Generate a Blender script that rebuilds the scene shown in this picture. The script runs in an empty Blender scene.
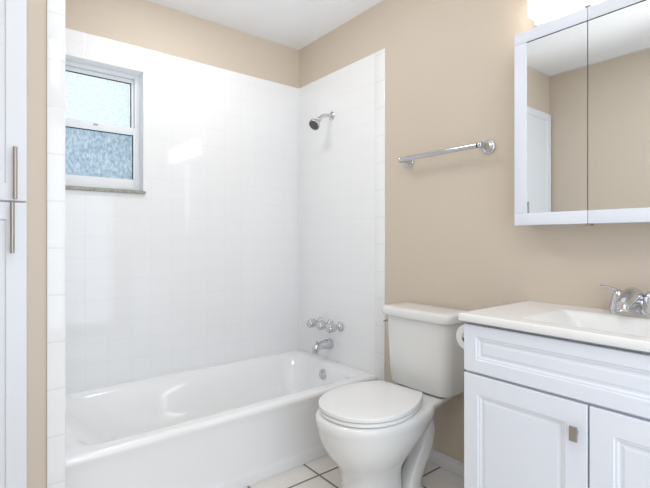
import bpy, bmesh, math, random
from mathutils import Vector, Matrix

S = bpy.context.scene
COL = S.collection
PI = math.pi

# ------------------------------------------------------------------ camera, world, lights, exposure
FPX, HORIZON, YAW = 436.741, 239.0714, 0.6694
cd = bpy.data.cameras.new('camera')
cam = bpy.data.objects.new('camera', cd)
COL.objects.link(cam)
cd.sensor_fit = 'HORIZONTAL'
cd.sensor_width = 36.0
cd.lens = 36.0 * FPX / 650.0
cd.shift_y = -(244.0 - HORIZON) / 650.0
cd.clip_start = 0.02
cam.location = (-1.7676, -2.53, 1.1084)
cam.rotation_euler = (PI / 2, 0, -YAW)
S.camera = cam

w = bpy.data.worlds.new('daylight')
S.world = w
w.use_nodes = True
bg = w.node_tree.nodes['Background']
bg.inputs['Color'].default_value = (0.80, 0.91, 1.0, 1)
bg.inputs['Strength'].default_value = 1.5

def area(name, loc, rot, sx, sy, power, col, spread=None):
    ld = bpy.data.lights.new(name, 'AREA')
    ld.shape = 'RECTANGLE'
    ld.size, ld.size_y = sx, sy
    ld.energy = power
    ld.color = col
    if spread: ld.spread = spread
    o = bpy.data.objects.new(name, ld)
    COL.objects.link(o)
    o.location = loc
    o.rotation_euler = rot
    return o

# ceiling lamp above the front edge of the tub, then two added fill lights near the photographer
area('ceiling_lamp', (-0.95, -0.68, 2.425), (0, 0, 0), 0.40, 0.40, 5.0, (1.0, 0.99, 0.975))
area('overhead_fill', (-1.45, -2.35, 2.425), (0, 0, 0), 0.7, 0.7, 9.0, (0.95, 0.97, 1.0))  # added soft fill from overhead, stands for no fixture
area('front_wall_fill', (-1.30, -3.02, 1.15), (PI / 2, 0, 0), 1.5, 2.0, 20.0, (0.70, 0.84, 1.0))  # added cool fill just inside the closed front wall, no doorway there
# the photographer's flash, bounced off the ceiling in front of the camera
fl = bpy.data.lights.new('bounce_flash', 'SPOT')
fl.energy = 95.0
fl.color = (0.97, 0.985, 1.0)
fl.spot_size = math.radians(58)
fl.spot_blend = 0.9
fl.shadow_soft_size = 0.06
flo = bpy.data.objects.new('bounce_flash', fl)
COL.objects.link(flo)
flo.location = (-1.72, -2.80, 1.20)
flo.rotation_euler = (Vector((-0.95, -1.25, 2.443)) - Vector(flo.location)).to_track_quat('-Z', 'Y').to_euler()

S.view_settings.view_transform = 'Standard'
S.view_settings.look = 'None'
S.view_settings.gamma = 1.0
S.view_settings.use_curve_mapping = False
S.view_settings.exposure = 0.10

# ------------------------------------------------------------------ materials
def srgb(r, g, b):
    f = lambda c: (c / 255 / 12.92) if c / 255 <= 0.04045 else ((c / 255 + 0.055) / 1.055) ** 2.4
    return (f(r), f(g), f(b), 1)

def mat(name, col, rough=0.5, metal=0.0, bump=0.0, bscale=200.0, coat=0.0, spec=None, vary=0.0, vscale=3.0):
    m = bpy.data.materials.new(name)
    m.use_nodes = True
    n, l = m.node_tree.nodes, m.node_tree.links
    b = n['Principled BSDF']
    b.inputs['Base Color'].default_value = col
    b.inputs['Roughness'].default_value = rough
    b.inputs['Metallic'].default_value = metal
    if coat: b.inputs['Coat Weight'].default_value = coat
    if spec is not None: b.inputs['Specular IOR Level'].default_value = spec
    tc = n.new('ShaderNodeTexCoord')
    if bump:
        t = n.new('ShaderNodeTexNoise')
        t.inputs['Scale'].default_value = bscale
        t.inputs['Detail'].default_value = 3
        l.new(tc.outputs['Object'], t.inputs['Vector'])
        bp = n.new('ShaderNodeBump')
        bp.inputs['Strength'].default_value = bump
        bp.inputs['Distance'].default_value = 0.002
        l.new(t.outputs['Fac'], bp.inputs['Height'])
        l.new(bp.outputs['Normal'], b.inputs['Normal'])
    if vary:
        t = n.new('ShaderNodeTexNoise')
        t.inputs['Scale'].default_value = vscale
        t.inputs['Detail'].default_value = 4
        l.new(tc.outputs['Object'], t.inputs['Vector'])
        mx = n.new('ShaderNodeMix'); mx.data_type = 'RGBA'
        mx.inputs[6].default_value = col
        mx.inputs[7].default_value = tuple(c * (1 - vary) for c in col[:3]) + (1,)
        l.new(t.outputs['Fac'], mx.inputs[0])
        l.new(mx.outputs[2], b.inputs['Base Color'])
    return m

def tile_mat(name, axes, pitch, off, tile, grout, gw=0.004, rough=0.05, bump=0.15, vary=0.0, wobble=0.0):
    """grid of square tiles in two object axes: bevelled joints as bump, grout colour in the joint"""
    m = bpy.data.materials.new(name)
    m.use_nodes = True
    n, l = m.node_tree.nodes, m.node_tree.links
    b = n['Principled BSDF']
    b.inputs['Roughness'].default_value = rough
    tc = n.new('ShaderNodeTexCoord')
    sp = n.new('ShaderNodeSeparateXYZ')
    l.new(tc.outputs['Object'], sp.inputs[0])
    def M(op, a, c):
        q = n.new('ShaderNodeMath'); q.operation = op
        for i, v in enumerate((a, c)):
            if v is None: continue
            if hasattr(v, 'node'): l.new(v, q.inputs[i])
            else: q.inputs[i].default_value = v
        return q.outputs[0]
    ds, cells = [], []
    for ax, pt, of in zip(axes, pitch, off):
        if pt is None: continue
        u = M('DIVIDE', M('SUBTRACT', sp.outputs[ax], of), pt)
        fr = M('FRACT', u, None)
        cells.append(M('FLOOR', u, None))
        ds.append(M('MULTIPLY', M('MINIMUM', fr, M('SUBTRACT', 1.0, fr)), pt))
    d = ds[0] if len(ds) == 1 else M('MINIMUM', ds[0], ds[1])
    mr = n.new('ShaderNodeMapRange'); mr.interpolation_type = 'SMOOTHSTEP'
    mr.inputs['From Min'].default_value = gw * 0.25
    mr.inputs['From Max'].default_value = gw * 0.9
    l.new(d, mr.inputs['Value'])
    mx = n.new('ShaderNodeMix'); mx.data_type = 'RGBA'
    mx.inputs[6].default_value = grout
    mx.inputs[7].default_value = tile
    l.new(mr.outputs[0], mx.inputs[0])
    if vary:
        t = n.new('ShaderNodeTexNoise'); t.inputs['Scale'].default_value = 9; t.inputs['Detail'].default_value = 5
        l.new(tc.outputs['Object'], t.inputs['Vector'])
        m2 = n.new('ShaderNodeMix'); m2.data_type = 'RGBA'
        m2.inputs[6].default_value = tile
        m2.inputs[7].default_value = tuple(c * (1 - vary) for c in tile[:3]) + (1,)
        l.new(t.outputs['Fac'], m2.inputs[0]); l.new(m2.outputs[2], mx.inputs[7])
    l.new(mx.outputs[2], b.inputs['Base Color'])
    h = mr.outputs[0]
    t = n.new('ShaderNodeTexNoise'); t.inputs['Scale'].default_value = 14; t.inputs['Detail'].default_value = 1
    l.new(tc.outputs['Object'], t.inputs['Vector'])
    h = M('ADD', h, M('MULTIPLY', t.outputs['Fac'], wobble))
    bp = n.new('ShaderNodeBump')
    bp.inputs['Strength'].default_value = bump
    bp.inputs['Distance'].default_value = 0.002
    l.new(h, bp.inputs['Height'])
    l.new(bp.outputs['Normal'], b.inputs['Normal'])
    return m

BEIGE = srgb(208, 194, 177)
M_paint = mat('beige_wall_paint', BEIGE, 0.55, bump=0.25, bscale=90)
M_ceil = mat('textured_ceiling_paint', srgb(240, 240, 241), 0.8, bump=0.7, bscale=120)
WT, WG = srgb(241, 241, 241), srgb(238, 238, 238)
M_tile_b = tile_mat('white_wall_tile_back', (0, 2), (0.1105, 0.1105), (-0.788, 1.56), WT, WG, wobble=0.5)
M_tile_s = tile_mat('white_wall_tile_side', (1, 2), (0.1105, 0.1105), (-0.757, 1.56), WT, WG, wobble=0.5)
M_trim_s = tile_mat('white_bullnose_tile', (2,), (0.153,), (1.079,), WT, srgb(230, 230, 231), gw=0.004)
M_floor = tile_mat('floor_tile', (0, 1), (0.308, 0.308), (-0.516, -0.905), srgb(236, 230, 223), srgb(104, 98, 92), gw=0.0085, rough=0.3, bump=0.5, vary=0.16)
M_base = mat('white_baseboard_paint', srgb(226, 226, 226), 0.35)
M_porc = mat('white_porcelain', srgb(228, 227, 224), 0.10, coat=0.4)
M_seat = mat('white_plastic_seat', srgb(232, 231, 229), 0.22)
M_tub = mat('white_tub_enamel', srgb(240, 240, 240), 0.12, coat=0.4)
M_chrome = mat('polished_chrome', (0.62, 0.63, 0.65, 1), 0.08, 1.0)
M_nickel = mat('brushed_nickel', (0.42, 0.385, 0.345, 1), 0.34, 1.0)
M_dark = mat('dark_grey_rubber', srgb(84, 84, 88), 0.5)
M_cab = mat('white_cabinet_paint', srgb(226, 229, 236), 0.38)
M_linen = mat('linen_cabinet_paint', srgb(228, 231, 235), 0.35)
M_gap = mat('cabinet_shadow_gap', srgb(120, 120, 122), 0.7)
M_top = mat('cultured_marble', srgb(238, 237, 235), 0.18, vary=0.03, vscale=6)
M_mirror = mat('mirror_glass', (0.86, 0.88, 0.88, 1), 0.015, 1.0)
M_wframe = mat('window_aluminium', srgb(234, 237, 239), 0.4)
M_gasket = mat('window_gasket', srgb(48, 52, 56), 0.6)
M_sill = mat('grey_speckled_sill', srgb(206, 202, 194), 0.5, vary=0.85, vscale=70)
M_paper = mat('white_tissue_paper', srgb(236, 236, 236), 0.95, bump=0.2, bscale=300)
M_core = mat('cardboard_core', srgb(150, 138, 122), 0.9)
M_reveal = mat('white_window_reveal', srgb(242, 243, 244), 0.35)

def glass_mat(name, colA, colB, scale, stretch, lo, hi, bump):
    m = bpy.data.materials.new(name); m.use_nodes = True
    n, l = m.node_tree.nodes, m.node_tree.links
    n.remove(n['Principled BSDF'])
    out = n['Material Output']
    tc = n.new('ShaderNodeTexCoord')
    mp = n.new('ShaderNodeMapping'); mp.inputs['Scale'].default_value = stretch
    l.new(tc.outputs['Object'], mp.inputs['Vector'])
    t = n.new('ShaderNodeTexNoise'); t.inputs['Scale'].default_value = scale; t.inputs['Detail'].default_value = 6
    t.inputs['Roughness'].default_value = 0.65
    l.new(mp.outputs[0], t.inputs['Vector'])
    mr = n.new('ShaderNodeMapRange'); mr.inputs['From Min'].default_value = lo; mr.inputs['From Max'].default_value = hi
    l.new(t.outputs['Fac'], mr.inputs['Value'])
    mx = n.new('ShaderNodeMix'); mx.data_type = 'RGBA'
    mx.inputs[6].default_value = colA; mx.inputs[7].default_value = colB
    l.new(mr.outputs[0], mx.inputs[0])
    tr = n.new('ShaderNodeBsdfTranslucent'); l.new(mx.outputs[2], tr.inputs['Color'])
    gl = n.new('ShaderNodeBsdfGlossy'); gl.inputs['Roughness'].default_value = 0.15
    bp = n.new('ShaderNodeBump'); bp.inputs['Strength'].default_value = bump; bp.inputs['Distance'].default_value = 0.003
    l.new(t.outputs['Fac'], bp.inputs['Height']); l.new(bp.outputs[0], gl.inputs['Normal'])
    ms = n.new('ShaderNodeMixShader'); ms.inputs[0].default_value = 0.05
    l.new(tr.outputs[0], ms.inputs[1]); l.new(gl.outputs[0], ms.inputs[2])
    l.new(ms.outputs[0], out.inputs['Surface'])
    return m
M_gl_up = glass_mat('pebbled_privacy_glass', (0.74, 0.77, 0.79, 1), (0.94, 0.95, 0.95, 1), 110, (1, 1, 1), 0.35, 0.65, 0.4)
M_gl_lo = glass_mat('frosted_privacy_glass', (0.46, 0.53, 0.58, 1), (0.78, 0.82, 0.84, 1), 62, (1.3, 1, 0.75), 0.38, 0.66, 0.4)

def emit_mat(name, col, strength):
    m = bpy.data.materials.new(name); m.use_nodes = True
    b = m.node_tree.nodes['Principled BSDF']
    b.inputs['Base Color'].default_value = (0.9, 0.9, 0.88, 1)
    b.inputs['Emission Color'].default_value = col
    b.inputs['Emission Strength'].default_value = strength
    return m
M_glow = emit_mat('lit_diffuser', (1.0, 0.94, 0.86, 1), 5.5)

# ------------------------------------------------------------------ mesh helpers
def obj(name, bm, m, parent=None, smooth=True, angle=40):
    me = bpy.data.meshes.new(name)
    bmesh.ops.recalc_face_normals(bm, faces=bm.faces)
    if smooth:
        a = math.radians(angle)
        for f in bm.faces: f.smooth = True
        for e in bm.edges:
            if len(e.link_faces) == 2:
                e.smooth = e.calc_face_angle(0) < a
    bm.to_mesh(me); bm.free()
    me.materials.append(m)
    o = bpy.data.objects.new(name, me)
    COL.objects.link(o)
    if parent is not None:
        o.parent = parent
        o.matrix_parent_inverse = Matrix.Translation(parent.location).inverted() if parent.parent is None else Matrix.Identity(4)
        # keep world coordinates: parents sit at their own base point
        if parent.parent is not None:
            o.matrix_parent_inverse = (Matrix.Identity(4))
    return o

def turn(bm, deg, cx, cy):
    bmesh.ops.rotate(bm, cent=(cx, cy, 0), matrix=Matrix.Rotation(math.radians(deg), 3, 'Z'), verts=bm.verts)

def thing(name, label, cat, loc=(0, 0, 0), group=None):
    o = bpy.data.objects.new(name, None)
    o.empty_display_size = 0.05
    COL.objects.link(o)
    o.location = loc
    o['label'] = label; o['category'] = cat
    if group: o['group'] = group
    return o

def struct(o):
    o['kind'] = 'structure'
    return o

def box(bm, x0, x1, y0, y1, z0, z1, bev=0.0, seg=2):
    r = bmesh.ops.create_cube(bm, size=1.0)
    vs = r['verts']
    for v in vs:
        v.co = Vector((x0 + (v.co.x + .5) * (x1 - x0), y0 + (v.co.y + .5) * (y1 - y0), z0 + (v.co.z + .5) * (z1 - z0)))
    if bev:
        es = list({e for v in vs for e in v.link_edges})
        bmesh.ops.bevel(bm, geom=es, offset=bev, segments=seg, profile=0.5, affect='EDGES')
    return bm

def bbox(*a, **k):
    bm = bmesh.new(); box(bm, *a, **k); return bm

def loft(bm, loops, cap0=True, cap1=True):
    rows = [[bm.verts.new(c) for c in lp] for lp in loops]
    n = len(rows[0])
    for a, b in zip(rows, rows[1:]):
        for i in range(n):
            j = (i + 1) % n
            bm.faces.new((a[i], a[j], b[j], b[i]))
    if cap0: bm.faces.new(rows[0][::-1])
    if cap1: bm.faces.new(rows[-1])
    return bm

def frame_of(d):
    d = d.normalized()
    up = Vector((0, 0, 1)) if abs(d.z) < 0.95 else Vector((1, 0, 0))
    a = d.cross(up).normalized()
    return a, a.cross(d).normalized()

def lathe(bm, origin, axis, prof, n=32, cap0=True, cap1=True):
    """prof: list of (t along axis, radius)"""
    o, d = Vector(origin), Vector(axis).normalized()
    a, b = frame_of(d)
    loops = [[o + d * t + a * (r * math.cos(2 * PI * i / n)) + b * (r * math.sin(2 * PI * i / n)) for i in range(n)] for t, r in prof]
    return loft(bm, loops, cap0, cap1)

def tube(bm, pts, radii, n=16, flat=1.0, caps=True):
    pts = [Vector(p) for p in pts]
    if not isinstance(radii, (list, tuple)): radii = [radii] * len(pts)
    loops = []
    pa = None
    for i, p in enumerate(pts):
        d = (pts[min(i + 1, len(pts) - 1)] - pts[max(i - 1, 0)]).normalized()
        if pa is None: a, b = frame_of(d)
        else:
            a = (pa - d * pa.dot(d)).normalized(); b = a.cross(d).normalized()
        pa = a
        r = radii[i]
        loops.append([p + a * (r * math.cos(2 * PI * k / n)) + b * (r * flat * math.sin(2 * PI * k / n)) for k in range(n)])
    return loft(bm, loops, caps, caps)

def bez(p, n=12):
    """Catmull-Rom through the points"""
    p = [Vector(q) for q in p]
    p = [p[0] * 2 - p[1]] + p + [p[-1] * 2 - p[-2]]
    out = []
    for i in range(1, len(p) - 2):
        for k in range(n):
            t = k / n
            out.append(0.5 * ((2 * p[i]) + (p[i + 1] - p[i - 1]) * t + (2 * p[i - 1] - 5 * p[i] + 4 * p[i + 1] - p[i + 2]) * t * t
                              + (-p[i - 1] + 3 * p[i] - 3 * p[i + 1] + p[i + 2]) * t ** 3))
    out.append(p[-2])
    return out

def lerp_r(rs, n):
    out = []
    for a, b in zip(rs, rs[1:]):
        for k in range(n): out.append(a + (b - a) * k / n)
    out.append(rs[-1])
    return out

def rrect(x0, x1, y0, y1, r, z, nc=8, ns=6):
    """rounded rectangle with constant topology"""
    r = max(min(r, (x1 - x0) / 2 - 1e-4, (y1 - y0) / 2 - 1e-4), 1e-4)
    pts = []
    cs = [(x1 - r, y1 - r, 0), (x0 + r, y1 - r, PI / 2), (x0 + r, y0 + r, PI), (x1 - r, y0 + r, 3 * PI / 2)]
    for k, (cx, cy, a0) in enumerate(cs):
        arc = [Vector((cx + r * math.cos(a0 + i / nc * PI / 2), cy + r * math.sin(a0 + i / nc * PI / 2), z)) for i in range(nc + 1)]
        pts += arc
        nx = cs[(k + 1) % 4]
        q = Vector((nx[0] + r * math.cos(nx[2]), nx[1] + r * math.sin(nx[2]), z))
        for i in range(1, ns): pts.append(arc[-1].lerp(q, i / ns))
    return pts

def egg(xf, xb, cy, hw, z, n=48, ef=2.2, eb=2.6, wide=0.55):
    """plan outline of a toilet bowl: front towards -x. widest point at a fraction `wide` from the front"""
    xc = xf + (xb - xf) * wide
    pts = []
    for i in range(n):
        a = 2 * PI * i / n
        c, s = math.cos(a), math.sin(a)
        e = eb if c > 0 else ef
        px = math.copysign(abs(c) ** (2 / e), c)
        py = math.copysign(abs(s) ** (2 / e), s)
        x = xc + (px * (xb - xc) if c > 0 else px * (xc - xf))
        pts.append(Vector((x, cy + py * hw, z)))
    return pts

# ------------------------------------------------------------------ room shell
XL, YF, H = -2.13, -3.10, 2.443
WX0, WX1, WZ0, WZ1 = -1.500, -1.050, 1.374, 2.040     # window opening
TT = 2.170                                            # top of tile
AX = -1.545                                           # left end of the tub alcove

floor = struct(obj('floor', bbox(XL - .1, .1, YF - .1, .1, -.1, 0), M_floor))
ceil = struct(obj('ceiling', bbox(XL - .1, .1, YF - .1, .18, H, H + .1), M_ceil))
bm = bmesh.new()
for a in ((AX - .0, WX0, 0, H), (WX1, 0.1, 0, H), (WX0, WX1, 0, WZ0), (WX0, WX1, WZ1, H)):
    box(bm, a[0], a[1], 0.0015, 0.16, a[2], a[3])
wall_back = struct(obj('wall_back', bm, M_paint, smooth=False))
wall_right = struct(obj('wall_right', bbox(0.0015, 0.11, YF - .1, 0.0015, 0, H), M_paint, smooth=False))
wall_left = struct(obj('wall_left', bbox(XL - .1, XL, YF - .1, -.862, 0, H), M_paint, smooth=False))
wall_front = struct(obj('wall_front', bbox(XL, .0015, YF - .1, YF, 0, H), M_paint, smooth=False))
wall_alc = struct(obj('wall_alcove', bbox(XL - .1, AX - .0015, -.862, .16, 0, H), M_paint, smooth=False))

# tile surround
bm = bmesh.new()
for a in ((AX, WX0, 0.33, TT), (WX1, 0.0, 0.33, TT), (WX0, WX1, 0.33, WZ0), (WX0, WX1, WZ1, TT)):
    box(bm, a[0], a[1], 0.0, 0.0078, a[2], a[3])
obj('tile_surround', bm, M_tile_b, wall_back, smooth=False)
obj('tile_surround', bbox(0.0, 0.0078, -.757, 0.0, 0.33, TT), M_tile_s, wall_right, smooth=False)
obj('bullnose_trim', bbox(-.002, 0.0078, -.832, -.7575, 0.0, TT, bev=.003), M_trim_s, wall_right)
obj('tile_surround', bbox(AX - .0078, AX, -.862, 0.0, 0.33, TT), M_tile_s, wall_alc, smooth=False)
obj('bullnose_trim', bbox(-1.597, AX, -.871, -.8622, 0.0, H - .001, bev=.003), M_trim_s, wall_alc)

bm = bmesh.new()
box(bm, -.012, 0.0013, YF + .001, -.8325, 0.0, .052, bev=.002)
box(bm, -.009, 0.0013, YF + .001, -.8325, .051, .066, bev=.003)
struct(obj('baseboard_right', bm, M_base))
struct(obj('baseboard_left', bbox(XL, XL + .012, YF, -.90, 0, .066, bev=.003), M_base))

# window
win = struct(obj('window_1', bbox(WX0, WX1, 0.080, 0.120, WZ0, WZ0 + .0105), M_wframe))
bm = bmesh.new()
for a in ((WX0, WX0 + .028, WZ0 + .011, WZ1), (WX1 - .028, WX1, WZ0 + .011, WZ1), (WX0 + .028, WX1 - .028, WZ1 - .026, WZ1)):
    box(bm, a[0], a[1], 0.074, 0.120, a[2], a[3], bev=.002)
box(bm, WX1 - .0125, WX1 - .0085, 0.0725, 0.075, WZ0 + .01, WZ1 - .027)
obj('window_frame', bm, M_wframe, win)
# reveal lining (painted return of the opening)
bm = bmesh.new()
box(bm, WX1 - .003, WX1 - .0001, 0.0, .079, WZ0, WZ1)
box(bm, WX0 + .0001, WX0 + .003, 0.0, .079, WZ0, WZ1)
box(bm, WX0, WX1, 0.0, .079, WZ1 - .003, WZ1 - .0001)
obj('window_reveal', bm, M_reveal, win, smooth=False)
def sash(name, x0, x1, z0, z1, st, tr, br, y, gm):
    bm = bmesh.new()
    box(bm, x0, x0 + st, y, y + .022, z0, z1, bev=.002)
    box(bm, x1 - st, x1, y, y + .022, z0, z1, bev=.002)
    box(bm, x0 + st, x1 - st, y, y + .022, z1 - tr, z1, bev=.002)
    box(bm, x0 + st, x1 - st, y, y + .022, z0, z0 + br, bev=.002)
    s = obj(name, bm, M_wframe, win)
    gx0, gx1, gz0, gz1 = x0 + st, x1 - st, z0 + br, z1 - tr
    bm = bmesh.new()
    g = .0035
    for a in ((gx0, gx0 + g, gz0, gz1), (gx1 - g, gx1, gz0, gz1), (gx0, gx1, gz1 - g, gz1)):
        box(bm, a[0], a[1], y + .004, y + .012, a[2], a[3])
    obj('gasket', bm, M_gasket, s, smooth=False)
    obj('glass_pane', bbox(gx0 - .004, gx1 + .004, y + .012, y + .016, gz0 - .004, gz1 + .004), gm, s, smooth=False)
    return s
up = sash('upper_sash', WX0 + .0285, WX1 - .0285, 1.717, WZ1 - .0265, .013, .022, .022, .094, M_gl_up)
lo = sash('lower_sash', WX0 + .0285, WX1 - .0285, WZ0 + .011, 1.7345, .009, .042, .058, .0705, M_gl_lo)
obj('sash_latch', bbox(-1.290, -1.268, .063, .0702, 1.722, 1.728, bev=.002), M_nickel, lo)
obj('window_sill', bbox(WX0 - .006, WX1 + .006, -.016, .079, WZ0 - .016, WZ0 - .0002, bev=.002), M_sill, win)

# ------------------------------------------------------------------ bathtub
tx0, tx1, ty0, ty1, th = AX + .001, -.001, -.772, -.001, .334
tub = thing('bathtub', 'long white enamel bathtub built into the tiled alcove', 'bathtub', (-.77, -.39, 0))
bm = bmesh.new()
L = []
def outer(y0, z, r=.004): return rrect(tx0, tx1, y0, ty1, r, z)
L += [outer(ty0 - .002, 0), outer(ty0 - .002, .036), outer(ty0 + .000, .044), outer(ty0 + .006, .050), outer(ty0 + .008, .058), outer(ty0 + .008, .26), outer(ty0 + .006, .285), outer(ty0 + .001, .305)]
R = .022
for k in range(0, 7):
    a = k / 6 * PI / 2
    L.append(outer(ty0 + R - R * math.cos(a), th - R + R * math.sin(a)))
def inner(dl, dr, df, db, z, r): return rrect(tx0 + dl, tx1 - dr, ty0 + df, ty1 - db, r, z)
L += [inner(.040, .050, .060, .024, th, .07), inner(.052, .058, .072, .034, th - .0025, .09), inner(.066, .066, .084, .048, th - .010, .11),
      inner(.086, .075, .096, .064, th - .026, .13), inner(.16, .090, .112, .100, th - .09, .14), inner(.25, .110, .128, .140, th - .165, .14),
      inner(.32, .130, .148, .172, th - .215, .13), inner(.37, .155, .17, .20, th - .238, .12), inner(.42, .20, .20, .235, th - .248, .09),
      inner(.50, .30, .28, .29, th - .251, .05)]
loft(bm, L, cap0=False, cap1=True)
obj('tub_body', bm, M_tub, tub, angle=50)
bm = bmesh.new()
box(bm, tx0, tx1, ty0 - .008, ty0 - .0025, 0, .005, bev=.0015)
obj('caulk_line', bm, M_tub, tub)
bm = bmesh.new()
lathe(bm, (tx1 - .082, -.385, .262), (-1, 0, .10), [(-.006, .030), (.004, .036), (.008, .034), (.011, .022), (.012, .006)], 32)
ov = obj('overflow_plate', bm, M_chrome, tub); ov['label'] = 'round chrome overflow plate'
for dz in (-.016, .016):
    bm = bmesh.new()
    lathe(bm, (tx1 - .094, -.385, .264 + dz), (-1, 0, .10), [(-.002, .005), (.002, .005), (.003, .002)], 12)
    obj('screw', bm, M_nickel, ov)
bm = bmesh.new(); lathe(bm, (-.34, -.40, .0832), (0, 0, 1), [(0, .028), (.004, .03), (.006, .022), (.005, .004)], 28)
dr = obj('drain', bm, M_chrome, tub); dr['label'] = 'round chrome drain'

# ------------------------------------------------------------------ shower head
sh = thing('shower_head', 'chrome shower head on a bent arm high on the white tile wall', 'shower head', (0, -.368, 1.895))
bm = bmesh.new(); lathe(bm, (-.0003, -.368, 1.895), (-1, 0, 0), [(0, .028), (.003, .028), (.009, .020), (.012, .010)], 32)
obj('flange', bm, M_chrome, sh)
bm = bmesh.new(); pts = bez([(-.005, -.368, 1.895), (-.035, -.368, 1.894), (-.078, -.368, 1.880), (-.108, -.368, 1.852)], 8)
tube(bm, pts, .011, 16); obj('shower_arm', bm, M_chrome, sh)
ax = Vector((-.62, -.10, -.62)).normalized()
o0 = Vector((-.103, -.368, 1.858))
bm = bmesh.new(); lathe(bm, o0, ax, [(0, .014), (.004, .018), (.016, .018), (.02, .015), (.03, .019), (.042, .030), (.052, .036), (.064, .038), (.068, .036)], 32)
hd = obj('spray_head', bm, M_chrome, sh)
bm = bmesh.new(); lathe(bm, o0 + ax * .0682, ax, [(0, .033), (.002, .032), (.003, .024), (.0015, .023), (.003, .014), (.003, .003)], 32)
f = obj('spray_face', bm, M_dark, sh); f['label'] = 'dark grey spray face'

# ------------------------------------------------------------------ tub valves and spout
VZ = .563
def valve(y, label):
    t = thing('faucet_handle', label, 'faucet handle', (0, y, VZ), 'three chrome tub faucet handles')
    bm = bmesh.new(); lathe(bm, (-.0003, y, VZ), (-1, 0, 0), [(0, .031), (.003, .032), (.010, .025), (.018, .016), (.022, .013)], 32)
    obj('flange', bm, M_chrome, t)
    bm = bmesh.new(); lathe(bm, (-.018, y, VZ), (-1, 0, 0), [(0, .010), (.022, .009), (.028, .011), (.034, .011)], 20)
    obj('stem', bm, M_chrome, t)
    bm = bmesh.new()
    n = 48
    loops = []
    for x, r, lob in ((-.046, .014, 0), (-.048, .021, .04), (-.054, .025, .06), (-.078, .027, .08), (-.096, .026, .08), (-.103, .022, .05), (-.107, .012, 0)):
        loops.append([Vector((x, y + (r * (1 + lob * math.cos(8 * 2 * PI * i / n))) * math.cos(2 * PI * i / n), VZ + (r * (1 + lob * math.cos(8 * 2 * PI * i / n))) * math.sin(2 * PI * i / n))) for i in range(n)])
    loft(bm, loops)
    obj('knob', bm, M_chrome, t)
valve(-.255, 'chrome tub faucet handle nearest the tiled corner')
valve(-.355, 'middle chrome tub faucet handle, above the spout')
valve(-.455, 'chrome tub faucet handle nearest the toilet')

sp = thing('tub_spout', 'chrome tub spout below the three faucet handles', 'tub spout', (0, -.355, .437))
bm = bmesh.new()
loops = []
for x, zc, hh, hw in ((-.0005, .439, .032, .030), (-.012, .439, .033, .031), (-.03, .440, .031, .029), (-.06, .439, .027, .026), (-.09, .437, .024, .024), (-.116, .432, .023, .022), (-.132, .426, .019, .020), (-.141, .421, .009, .011)):
    loops.append([Vector((x, -.355 + hw * math.cos(2 * PI * i / 28), zc + hh * math.sin(2 * PI * i / 28))) for i in range(28)])
loft(bm, loops)
b2 = [(-.116, -.355, .425), (-.122, -.355, .410), (-.124, -.355, .392)]
tube(bm, b2, [.0195, .0195, .0185], 20)
obj('spout_body', bm, M_chrome, sp)
bm = bmesh.new(); lathe(bm, (-.114, -.355, .453), (0, 0, 1), [(0, .004), (.008, .004), (.009, .007), (.015, .007), (.017, .004)], 16)
obj('diverter_knob', bm, M_chrome, sp)

# ------------------------------------------------------------------ toilet
TY = -1.205
toi = thing('toilet', 'white two-piece toilet with its lid closed, between bathtub and vanity', 'toilet', (-.4, TY, 0))
def egg2(xf, xb, hw, z, ef=2.15, eb=3.0, wide=.5): return egg(xf, xb, TY, hw, z, 56, ef, eb, wide)
bm = bmesh.new()
L = [egg2(-.622, -.34, .116, 0.0), egg2(-.624, -.34, .117, .012), egg2(-.617, -.345, .112, .03),
     egg2(-.610, -.35, .106, .07), egg2(-.608, -.35, .104, .12), egg2(-.616, -.345, .110, .165), egg2(-.646, -.33, .133, .205), egg2(-.678, -.30, .158, .245), egg2(-.699, -.26, .177, .285),
     egg2(-.711, -.22, .188, .32), egg2(-.719, -.20, .1935, .348), egg2(-.722, -.185, .196, .358), egg2(-.725, -.18, .1975, .364), egg2(-.727, -.18, .199, .380), egg2(-.725, -.18, .1975, .392), egg2(-.716, -.185, .192, .400), egg2(-.69, -.19, .175, .4025)]
loft(bm, L)
turn(bm, 4, -.45, TY)
obj('bowl', bm, M_porc, toi, angle=60)
# deck that carries the tank
bm = bmesh.new()
def deck(x0, hw0, hw1, z, r=.03, x1=-.025):
    out = []
    for q in rrect(x0, x1, TY - 1.0, TY + 1.0, r, z, 6, 6):
        f = (q.x - x0) / (x1 - x0)
        out.append(Vector((q.x, TY + (q.y - TY) * (hw0 + (hw1 - hw0) * f), z)))
    return out
loft(bm, [deck(-.25, .095, .060, .30, x1=-.17), deck(-.27, .120, .075, .335, x1=-.13), deck(-.30, .148, .095, .362, x1=-.07), deck(-.31, .160, .108, .378, x1=-.035), deck(-.315, .164, .115, .390), deck(-.315, .164, .117, .398), deck(-.31, .160, .114, .4027), deck(-.29, .14, .105, .404)])
obj('tank_deck', bm, M_porc, toi, angle=60)
# trapway: the S-bend swelling seen behind the pedestal
bm = bmesh.new()
TP = [(-.42, .030, .20), (-.345, .040, .265), (-.275, .048, .315), (-.215, .050, .318), (-.178, .050, .265), (-.190, .048, .185), (-.240, .046, .105), (-.275, .046, .045), (-.285, .046, .0)]
TR = [.045, .044, .040, .040, .044, .046, .044, .046, .056]
for sgn in (-1, 1):
    tube(bm, bez([(x, TY + sgn * y, z) for x, y, z in TP], 8), lerp_r(TR, 8), 20)
loft(bm, [rrect(-.42, -.215, TY - .095, TY + .095, .05, .0), rrect(-.42, -.215, TY - .095, TY + .095, .05, .014), rrect(-.42, -.225, TY - .085, TY + .085, .045, .024)])
obj('trapway', bm, M_porc, toi, angle=60)
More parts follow.
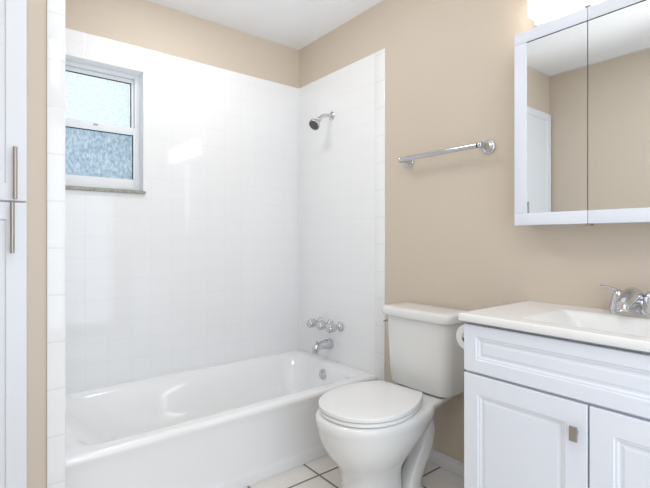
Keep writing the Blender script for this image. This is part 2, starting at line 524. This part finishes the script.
# seat and lid
def dpl(xf, xb, hw, z, wide=.42): return egg(xf, xb, TY, hw, z, 64, 2.1, 3.4, wide)
def seatloop(xf, xb, hw, z):
    """front round, straight-ish taper to the narrower hinge edge"""
    pts = []
    xc = xf + .215
    hb = hw * .62
    n = 40
    for i in range(n + 1):                        # front half
        a = PI / 2 + PI * i / n
        pts.append(Vector((xc + (xc - xf) * math.copysign(abs(math.cos(a)) ** .95, math.cos(a)), TY + hw * math.copysign(abs(math.sin(a)) ** .95, math.sin(a)), z)))
    m = 14
    for i in range(1, m + 1):
        t = i / m
        pts.append(Vector((xc + (xb - .005 - xc) * t, TY - (hw - (hw - hb) * (t ** 2.0)), z)))
    for i in range(0, 9):
        pts.append(Vector((xb, TY - (hb - .006) + 2 * (hb - .006) * i / 8, z)))
    for i in range(m, 0, -1):
        t = i / m
        pts.append(Vector((xc + (xb - .005 - xc) * t, TY + (hw - (hw - hb) * (t ** 2.0)), z)))
    return pts
bm = bmesh.new()
loft(bm, [seatloop(-.700, -.262, .182, .4035), seatloop(-.706, -.259, .187, .406), seatloop(-.706, -.259, .187, .4165), seatloop(-.702, -.261, .183, .4195)])
turn(bm, 6.5, -.45, TY)
obj('seat', bm, M_seat, toi, angle=60)
bm = bmesh.new()
loft(bm, [seatloop(-.704, -.262, .185, .4225), seatloop(-.708, -.259, .189, .4240), seatloop(-.709, -.259, .190, .4365), seatloop(-.7075, -.260, .1885, .4392), seatloop(-.703, -.263, .184, .4402), seatloop(-.60, -.32, .11, .4412)])
turn(bm, 6.5, -.45, TY)
obj('lid', bm, M_seat, toi, angle=60)
for s in (-1, 1):
    bm = bmesh.new()
    box(bm, -.262, -.228, TY + s * .075 - .018, TY + s * .075 + .018, .4035, .428, bev=.006)
    turn(bm, 6.5, -.45, TY)
    obj('hinge', bm, M_seat, toi)
# tank
TK = TY + .006
def tankloop(x0, x1, hw, z, r=.035, bow=.012):
    out = []
    hw += .006
    for q in rrect(x0, x1, TK - hw, TK + hw, r, z, 8, 8):
        f = max(0, 1 - ((q.y - TK) / hw) ** 2)
        if q.x < (x0 + x1) / 2: q = Vector((q.x - bow * f, q.y, q.z))
        out.append(q)
    return out
TC = -.006
bm = bmesh.new()
loft(bm, [tankloop(-.160, -.03, .150, .408, .04), tankloop(-.176, -.022, .163, .412, .045), tankloop(-.182, -.018, .168, .422, .045), tankloop(-.188, -.014, .174, .56, .045), tankloop(-.193, -.012, .179, .70, .045), tankloop(-.196, -.012, .182, .738, .045)])
obj('tank', bm, M_porc, toi, angle=60)
bm = bmesh.new()
loft(bm, [tankloop(-.203, -.010, .190, .7385, .04), tankloop(-.208, -.008, .196, .7405, .042), tankloop(-.211, -.007, .199, .747, .042), tankloop(-.211, -.007, .199, .771, .042),
          tankloop(-.208, -.008, .196, .777, .042), tankloop(-.203, -.012, .191, .781, .042), tankloop(-.18, -.03, .165, .7835, .04), tankloop(-.13, -.08, .10, .785, .02)])
obj('tank_lid', bm, M_porc, toi, angle=60)
bm = bmesh.new()
lathe(bm, (-.155, TY + .186, .705), (0, 1, 0), [(-.008, .009), (.006, .010), (.012, .009), (.015, .005)], 20)
tube(bm, [(-.155, TY + .197, .705), (-.170, TY + .198, .703), (-.190, TY + .198, .700)], [.005, .005, .006], 12)
lv = obj('flush_lever', bm, M_chrome, toi); lv['label'] = 'chrome flush lever'
for s in (-1, 1):
    bm = bmesh.new()
    lathe(bm, (-.30, TY + s * .103, .0), (0, 0, 1), [(0, .02), (.004, .02), (.012, .017), (.022, .012), (.026, .004)], 20)
    obj('bolt_cap', bm, M_porc, toi)

# ------------------------------------------------------------------ vanity
VY0, VY1, VX = -2.431, -1.649, -.444      # right end, left end, body front
DX = -.4625                               # door fronts
VTOP = .826
van = thing('vanity_cabinet', 'white bathroom vanity cabinet with two panelled doors under a long false drawer', 'vanity cabinet', (-.22, -2.04, 0))
bm = bmesh.new()
box(bm, VX, -.0125, VY1 - .016, VY1, .09, VTOP)
box(bm, VX, -.0125, VY0, VY0 + .016, .09, VTOP)
box(bm, VX, -.0125, VY0 + .016, VY1 - .016, .09, .106)
box(bm, -.0205, -.0125, VY0 + .016, VY1 - .016, .106, VTOP)
box(bm, VX, VX + .018, VY0 + .016, VY1 - .016, .106, VTOP)
box(bm, VX + .06, -.0125, VY0 + .002, VY1 - .002, 0, .09)
obj('cabinet_body', bm, M_cab, van, smooth=False)

def panel_front(y0, y1, z0, z1, st_l, st_r, rt, rb):
    """raised-panel front facing -x: frame, bevelled moulding, sunk field"""
    bm = bmesh.new()
    xo, xb = DX, VX - .0008
    a = (y0, y1, z0, z1)
    def rect(i_l, i_r, i_t, i_b, x):
        # i_l is measured from the left end seen from the room (greater y)
        return [Vector((x, y1 - i_l, z1 - i_t)), Vector((x, y0 + i_r, z1 - i_t)), Vector((x, y0 + i_r, z0 + i_b)), Vector((x, y1 - i_l, z0 + i_b))]
    def ins(d, x): return rect(st_l + d, st_r + d, rt + d, rb + d, x)
    loops = [rect(0, 0, 0, 0, xb), rect(0, 0, 0, 0, xo + .002), rect(.002, .002, .002, .002, xo),
             ins(0, xo), ins(.003, xo + .0035), ins(.008, xo + .004), ins(.013, xo + .0075), ins(.018, xo + .0075), ins(.0245, xo + .005)]
    loft(bm, loops)
    return bm
YG = -2.040
obj('drawer_front', panel_front(VY0, VY1, .661, .819, .046, .046, .038, .042), M_cab, van, angle=15)
dl = obj('door', panel_front(YG + .0025, VY1, .095, .652, .052, .058, .062, .062), M_cab, van, angle=15)
dr_ = obj('door', panel_front(VY0, YG - .0025, .095, .652, .058, .052, .062, .062), M_cab, van, angle=15)
def pull(y, z, door):
    bm = bmesh.new()
    box(bm, DX - .018, DX - .0002, y - .005, y + .005, z - .006, z + .006)
    box(bm, DX - .024, DX - .0175, y - .0105, y + .0105, z - .0205, z + .0205, bev=.0012)
    o = obj('pull', bm, M_nickel, door, smooth=False); o['label'] = 'small square brushed nickel pull'
pull(-2.010, .5705, dl)
pull(VY0 + .038, .5705, dr_)

# one-piece top with moulded sink
CX0, CX1, CY0, CY1, CZ, CT = -.476, .0008, -2.441, -1.637, .855, .026
top = thing('sink_countertop', 'white cultured marble countertop with a moulded-in sink basin, on the white vanity', 'countertop', (-.23, -2.04, CZ - CT))
def smooth(t):
    t = max(0., min(1., t)); return t * t * (3 - 2 * t)
SX0, SX1, SY0, SY1 = -.415, -.115, -2.265, -1.815
def depth(x, y):
    # rounded rectangular bowl; the left side slopes more gently
    fx = min(smooth((x - SX0) / .075), smooth((SX1 - x) / .06))
    fy = min(smooth((SY1 - y) / .13), smooth((y - SY0) / .13))
    return .115 * min(fx, fy) * (0.55 + .45 * fx * fy)
bm = bmesh.new()
NX, NY = 56, 88
grid = {}
xs = [CX0 + .003 + (CX1 - CX0 - .003) * i / NX for i in range(NX + 1)]
ys = [CY0 + .003 + (CY1 - CY0 - .006) * j / NY for j in range(NY + 1)]
for i, x in enumerate(xs):
    for j, y in enumerate(ys):
        grid[i, j] = bm.verts.new((x, y, CZ - depth(x, y)))
basin_faces = []
for i in range(NX):
    for j in range(NY):
        f = bm.faces.new((grid[i, j], grid[i + 1, j], grid[i + 1, j + 1], grid[i, j + 1]))
        if min(CZ - v.co.z for v in f.verts) > .0004: basin_faces.append(f)
# split the basin off as its own part
bmB = bmesh.new(); mp = {}
for f in basin_faces:
    vs = []
    for v in f.verts:
        if v not in mp: mp[v] = bmB.verts.new(v.co)
        vs.append(mp[v])
    bmB.faces.new(vs)
bmesh.ops.delete(bm, geom=basin_faces, context='FACES')
# rim of the slab
per = [grid[i, 0] for i in range(NX + 1)] + [grid[NX, j] for j in range(1, NY + 1)] + [grid[i, NY] for i in range(NX - 1, -1, -1)] + [grid[0, j] for j in range(NY - 1, 0, -1)]
def push(v, d, z):
    x, y = v.co.x, v.co.y
    if x < CX0 + .01: x -= d
    if y < CY0 + .01: y -= d
    if y > CY1 - .01: y += d
    return bm.verts.new((x, y, z))
prev = per
for d, z in ((.0022, CZ - .001), (.003, CZ - .003), (.003, CZ - CT + .003), (.0005, CZ - CT + .0003)):
    cur = [push(v, d, z) for v in per]
    for k in range(len(per)):
        q = (k + 1) % len(per)
        bm.faces.new((prev[k], prev[q], cur[q], cur[k]))
    prev = cur
obj('counter_slab', bm, M_top, top, angle=60)
obj('sink_basin', bmB, M_top, top, angle=80)
bm = bmesh.new(); lathe(bm, (-.245, -2.04, CZ - .1152), (0, 0, 1), [(0, .020), (.003, .022), (.005, .017), (.004, .004)], 24)
o = obj('drain', bm, M_chrome, top); o['label'] = 'round chrome drain'

# faucet
FX, FY = -.068, -2.032
fa = thing('sink_faucet', 'chrome two-lever sink faucet at the back of the vanity top', 'faucet', (FX, FY, CZ))
bm = bmesh.new()
z = CZ + .0004
loft(bm, [rrect(FX - .028, FX + .028, FY - .072, FY + .072, .028, z), rrect(FX - .028, FX + .028, FY - .072, FY + .072, .028, z + .010), rrect(FX - .025, FX + .025, FY - .069, FY + .069, .025, z + .016),
          rrect(FX - .022, FX + .022, FY - .060, FY + .060, .02, z + .020), rrect(FX - .020, FX + .020, FY - .045, FY + .045, .018, z + .034), rrect(FX - .019, FX + .019, FY - .030, FY + .030, .016, z + .056), rrect(FX - .016, FX + .016, FY - .018, FY + .018, .014, z + .074)])
obj('base', bm, M_chrome, fa, angle=35)
bm = bmesh.new()
pts = bez([(FX + .008, FY, z + .030), (FX + .004, FY, z + .052), (FX - .014, FY, z + .066), (FX - .048, FY, z + .066), (FX - .086, FY, z + .054), (FX - .108, FY, z + .042)], 8)
tube(bm, pts, lerp_r([.029, .030, .029, .026, .021, .017], 8), 24)
tube(bm, [(FX - .098, FY, z + .050), (FX - .101, FY, z + .040), (FX - .102, FY, z + .032)], [.0135, .013, .0125], 20)
so = obj('spout', bm, M_chrome, fa)
bm = bmesh.new(); lathe(bm, (FX - .0215, FY + .004, z + .040), (-1, 0, .25), [(-.004, .0035), (.001, .0035), (.002, .001)], 12)
obj('indicator_dot', bm, M_dark, fa)
for s in (1, -1):
    bm = bmesh.new()
    y = FY + s * .044
    lathe(bm, (FX, y, z + .010), (0, 0, 1), [(0, .030), (.012, .030), (.016, .027), (.028, .0255), (.046, .0215), (.060, .0165), (.070, .0105), (.074, .002)], 28)
    pts = bez([(FX, y + s * .002, z + .078), (FX + .001, y + s * .016, z + .083), (FX + .002, y + s * .036, z + .086), (FX + .003, y + s * .058, z + .088)], 8)
    tube(bm, pts, lerp_r([.009, .0075, .0085, .0095], 8), 16, flat=.6)
    obj('handle', bm, M_chrome, fa)

# toilet paper on an arm at the vanity's side, its axis along the cabinet
PYr, PZr, PX0 = -1.594, .757, -.362
hold = thing('toilet_paper_holder', 'small chrome holder arm on the side of the vanity, carrying the paper roll', 'toilet paper holder', (-.235, VY1, PZr))
bm = bmesh.new()
lathe(bm, (-.235, VY1 + .0004, PZr), (0, 1, 0), [(0, .022), (.004, .022), (.008, .012)], 24)
obj('wall_plate', bm, M_chrome, hold)
bm = bmesh.new()
tube(bm, bez([(-.235, VY1 + .006, PZr), (-.235, PYr - .014, PZr), (-.249, PYr, PZr), (-.30, PYr, PZr), (PX0 - .012, PYr, PZr)], 8), .008, 16)
lathe(bm, (PX0 - .010, PYr, PZr), (-1, 0, 0), [(0, .008), (.001, .0105), (.007, .0105), (.009, .006)], 20)
obj('arm', bm, M_chrome, hold)
roll = thing('toilet_paper_roll', 'white roll of toilet paper hanging beside the vanity', 'toilet paper', (PX0 + .05, PYr, PZr - .05))
rz = PZr - .0118
bm = bmesh.new()
lathe(bm, (PX0, PYr, rz), (1, 0, 0), [(.0, .0215), (.0, .045), (.002, .047), (.098, .047), (.1, .045), (.1, .0215)], 40, False, False)
obj('paper', bm, M_paper, roll)
bm = bmesh.new()
lathe(bm, (PX0, PYr, rz), (1, 0, 0), [(.0, .0214), (.1, .0214), (.1, .0204), (.0, .0204), (.0, .0214)], 32, False, False)
obj('core', bm, M_core, roll)

# ------------------------------------------------------------------ mirrored medicine cabinet
MX, MZ0, MZ1 = -.120, 1.162, 1.910
MY = (-1.645, -1.909, -2.172, -2.436)
med = thing('medicine_cabinet', 'white framed mirrored medicine cabinet above the vanity', 'medicine cabinet', (-.06, -2.04, MZ0))
obj('cabinet_body', bbox(MX + .0205, .0010, MY[3], MY[0], MZ0 + .002, MZ1 - .002), M_cab, med, smooth=False)
def mdoor(yl, yr, fl, fr):
    """yl: left edge seen from the room; fl/fr: frame width on each side"""
    ft, fb = .045, .046
    bm = bmesh.new()
    yl2, yr2 = yl - .0008, yr + .0008
    x0, x1 = MX, MX + .020
    rects = []
    for (a, b, c, d) in ((yr2, yl2, MZ1 - ft, MZ1), (yr2, yl2, MZ0, MZ0 + fb)): rects.append((a, b, c, d))
    if fl: rects.append((yl2 - fl, yl2, MZ0 + fb, MZ1 - ft))
    if fr: rects.append((yr2, yr2 + fr, MZ0 + fb, MZ1 - ft))
    for a, b, c, d in rects: box(bm, x0, x1, a, b, c, d, bev=.0018)
    box(bm, x1 - .0018, x1, yr2, yl2, MZ0, MZ1)
    o = obj('door', bm, M_cab, med, angle=30)
    bm = bmesh.new(); box(bm, x0 + .003, x1 - .002, yr2 + fr + (0 if fr else .0006), yl2 - fl - (0 if fl else .0006), MZ0 + fb + .0003, MZ1 - ft - .0003)
    mo = obj('mirror', bm, M_mirror, o, smooth=False); mo['label'] = 'mirror glass'
    bm = bmesh.new()
    g = .0028
    box(bm, x0 + .0022, x0 + .006, yr2 + fr, yl2 - fl, MZ1 - ft - g, MZ1 - ft + .0004)
    obj('mirror_edge', bm, M_gasket, o, smooth=False)
    return o
mdoor(MY[0], MY[1], .048, 0)
mdoor(MY[1], MY[2], 0, 0)
mdoor(MY[2], MY[3], 0, .048)
for k in (1, 2):
    for zz in (MZ0 - .004, MZ1):
        obj('hinge', bbox(MX + .002, MX + .030, MY[k] - .010, MY[k] + .010, zz + (.0004 if zz > 1.5 else -.003), zz + (.008 if zz > 1.5 else .0036), bev=.001), M_nickel, med)

# ------------------------------------------------------------------ vanity light
vl = thing('vanity_light', 'glowing white bar light above the mirrored cabinet', 'vanity light', (0, -2.04, 1.96))
obj('back_plate', bbox(-.022, .0010, -2.405, -1.676, 1.966, 2.098, bev=.003), M_cab, vl)
bm = bmesh.new(); box(bm, -.105, -.0225, -2.392, -1.690, 1.968, 2.096, bev=.006, seg=3)
d = obj('diffuser', bm, M_glow, vl); d['label'] = 'glowing white diffuser'
for y in (-1.745, -2.335):
    bm = bmesh.new()
    lathe(bm, (-.1045, y, 2.034), (-1, 0, 0), [(0, .006), (.006, .006), (.010, .003)], 16)
    obj('finial', bm, M_nickel, vl)

# ------------------------------------------------------------------ towel bar
tb = thing('towel_bar', 'empty chrome towel bar on the beige wall above the toilet', 'towel bar', (0, -1.235, 1.516))
for y in (-1.006, -1.465):
    bm = bmesh.new()
    lathe(bm, (.0010, y, 1.516), (-1, 0, 0), [(0, .031), (.006, .032), (.010, .029), (.012, .023), (.016, .022), (.020, .015), (.030, .012), (.054, .0115), (.060, .014)], 32)
    lathe(bm, (-.070, y - .0135, 1.516), (0, 1, 0), [(0, .007), (.002, .012), (.005, .0145), (.018, .0145), (.021, .012), (.023, .007)], 24)
    obj('post', bm, M_chrome, tb)
bm = bmesh.new(); lathe(bm, (-.070, -1.452, 1.516), (0, 1, 0), [(0, .012), (.433, .012)], 24)
obj('bar', bm, M_chrome, tb)

# ------------------------------------------------------------------ tall linen cabinet
LX0, LX1, LY = XL + .0126, -1.6505, -.863
lc = thing('linen_cabinet', 'tall white linen cabinet left of the bathtub alcove', 'linen cabinet', ((LX0 + LX1) / 2, LY, 0))
obj('cabinet_frame', bbox(LX0, LX1, LY - .005, LY, .0005, 2.12), M_linen, lc, smooth=False)
def ldoor(z0, z1):
    bm = bmesh.new()
    y0, yb = LY - .021, LY - .0052
    x0, x1 = LX0 + .002, LX1 - .001
    def rect(d, y): return [Vector((x0 + d, y, z0 + d)), Vector((x1 - d, y, z0 + d)), Vector((x1 - d, y, z1 - d)), Vector((x0 + d, y, z1 - d))]
    loft(bm, [rect(0, yb), rect(0, y0 + .002), rect(.002, y0), rect(.052, y0), rect(.056, y0 + .006), rect(.068, y0 + .007), rect(.078, y0 + .004)])
    return obj('door', bm, M_linen, lc, angle=15)
u = ldoor(1.226, 2.118); lo_ = ldoor(.08, 1.2215)
for d, z0, z1, hx in ((u, 1.229, 1.388, -1.683), (lo_, 1.066, 1.2195, -1.690)):
    bm = bmesh.new()
    hy = LY - .021 - .030
    lathe(bm, (hx, hy, z0), (0, 0, 1), [(0, .005), (.001, .006), (z1 - z0 - .001, .006), (z1 - z0, .005)], 20)
    for zz in (z0 + .02, z1 - .02):
        lathe(bm, (hx, hy, zz), (0, 1, 0), [(0, .0045), (.0298, .0045)], 12)
    o = obj('handle', bm, M_nickel, d); o['label'] = 'brushed nickel bar handle'
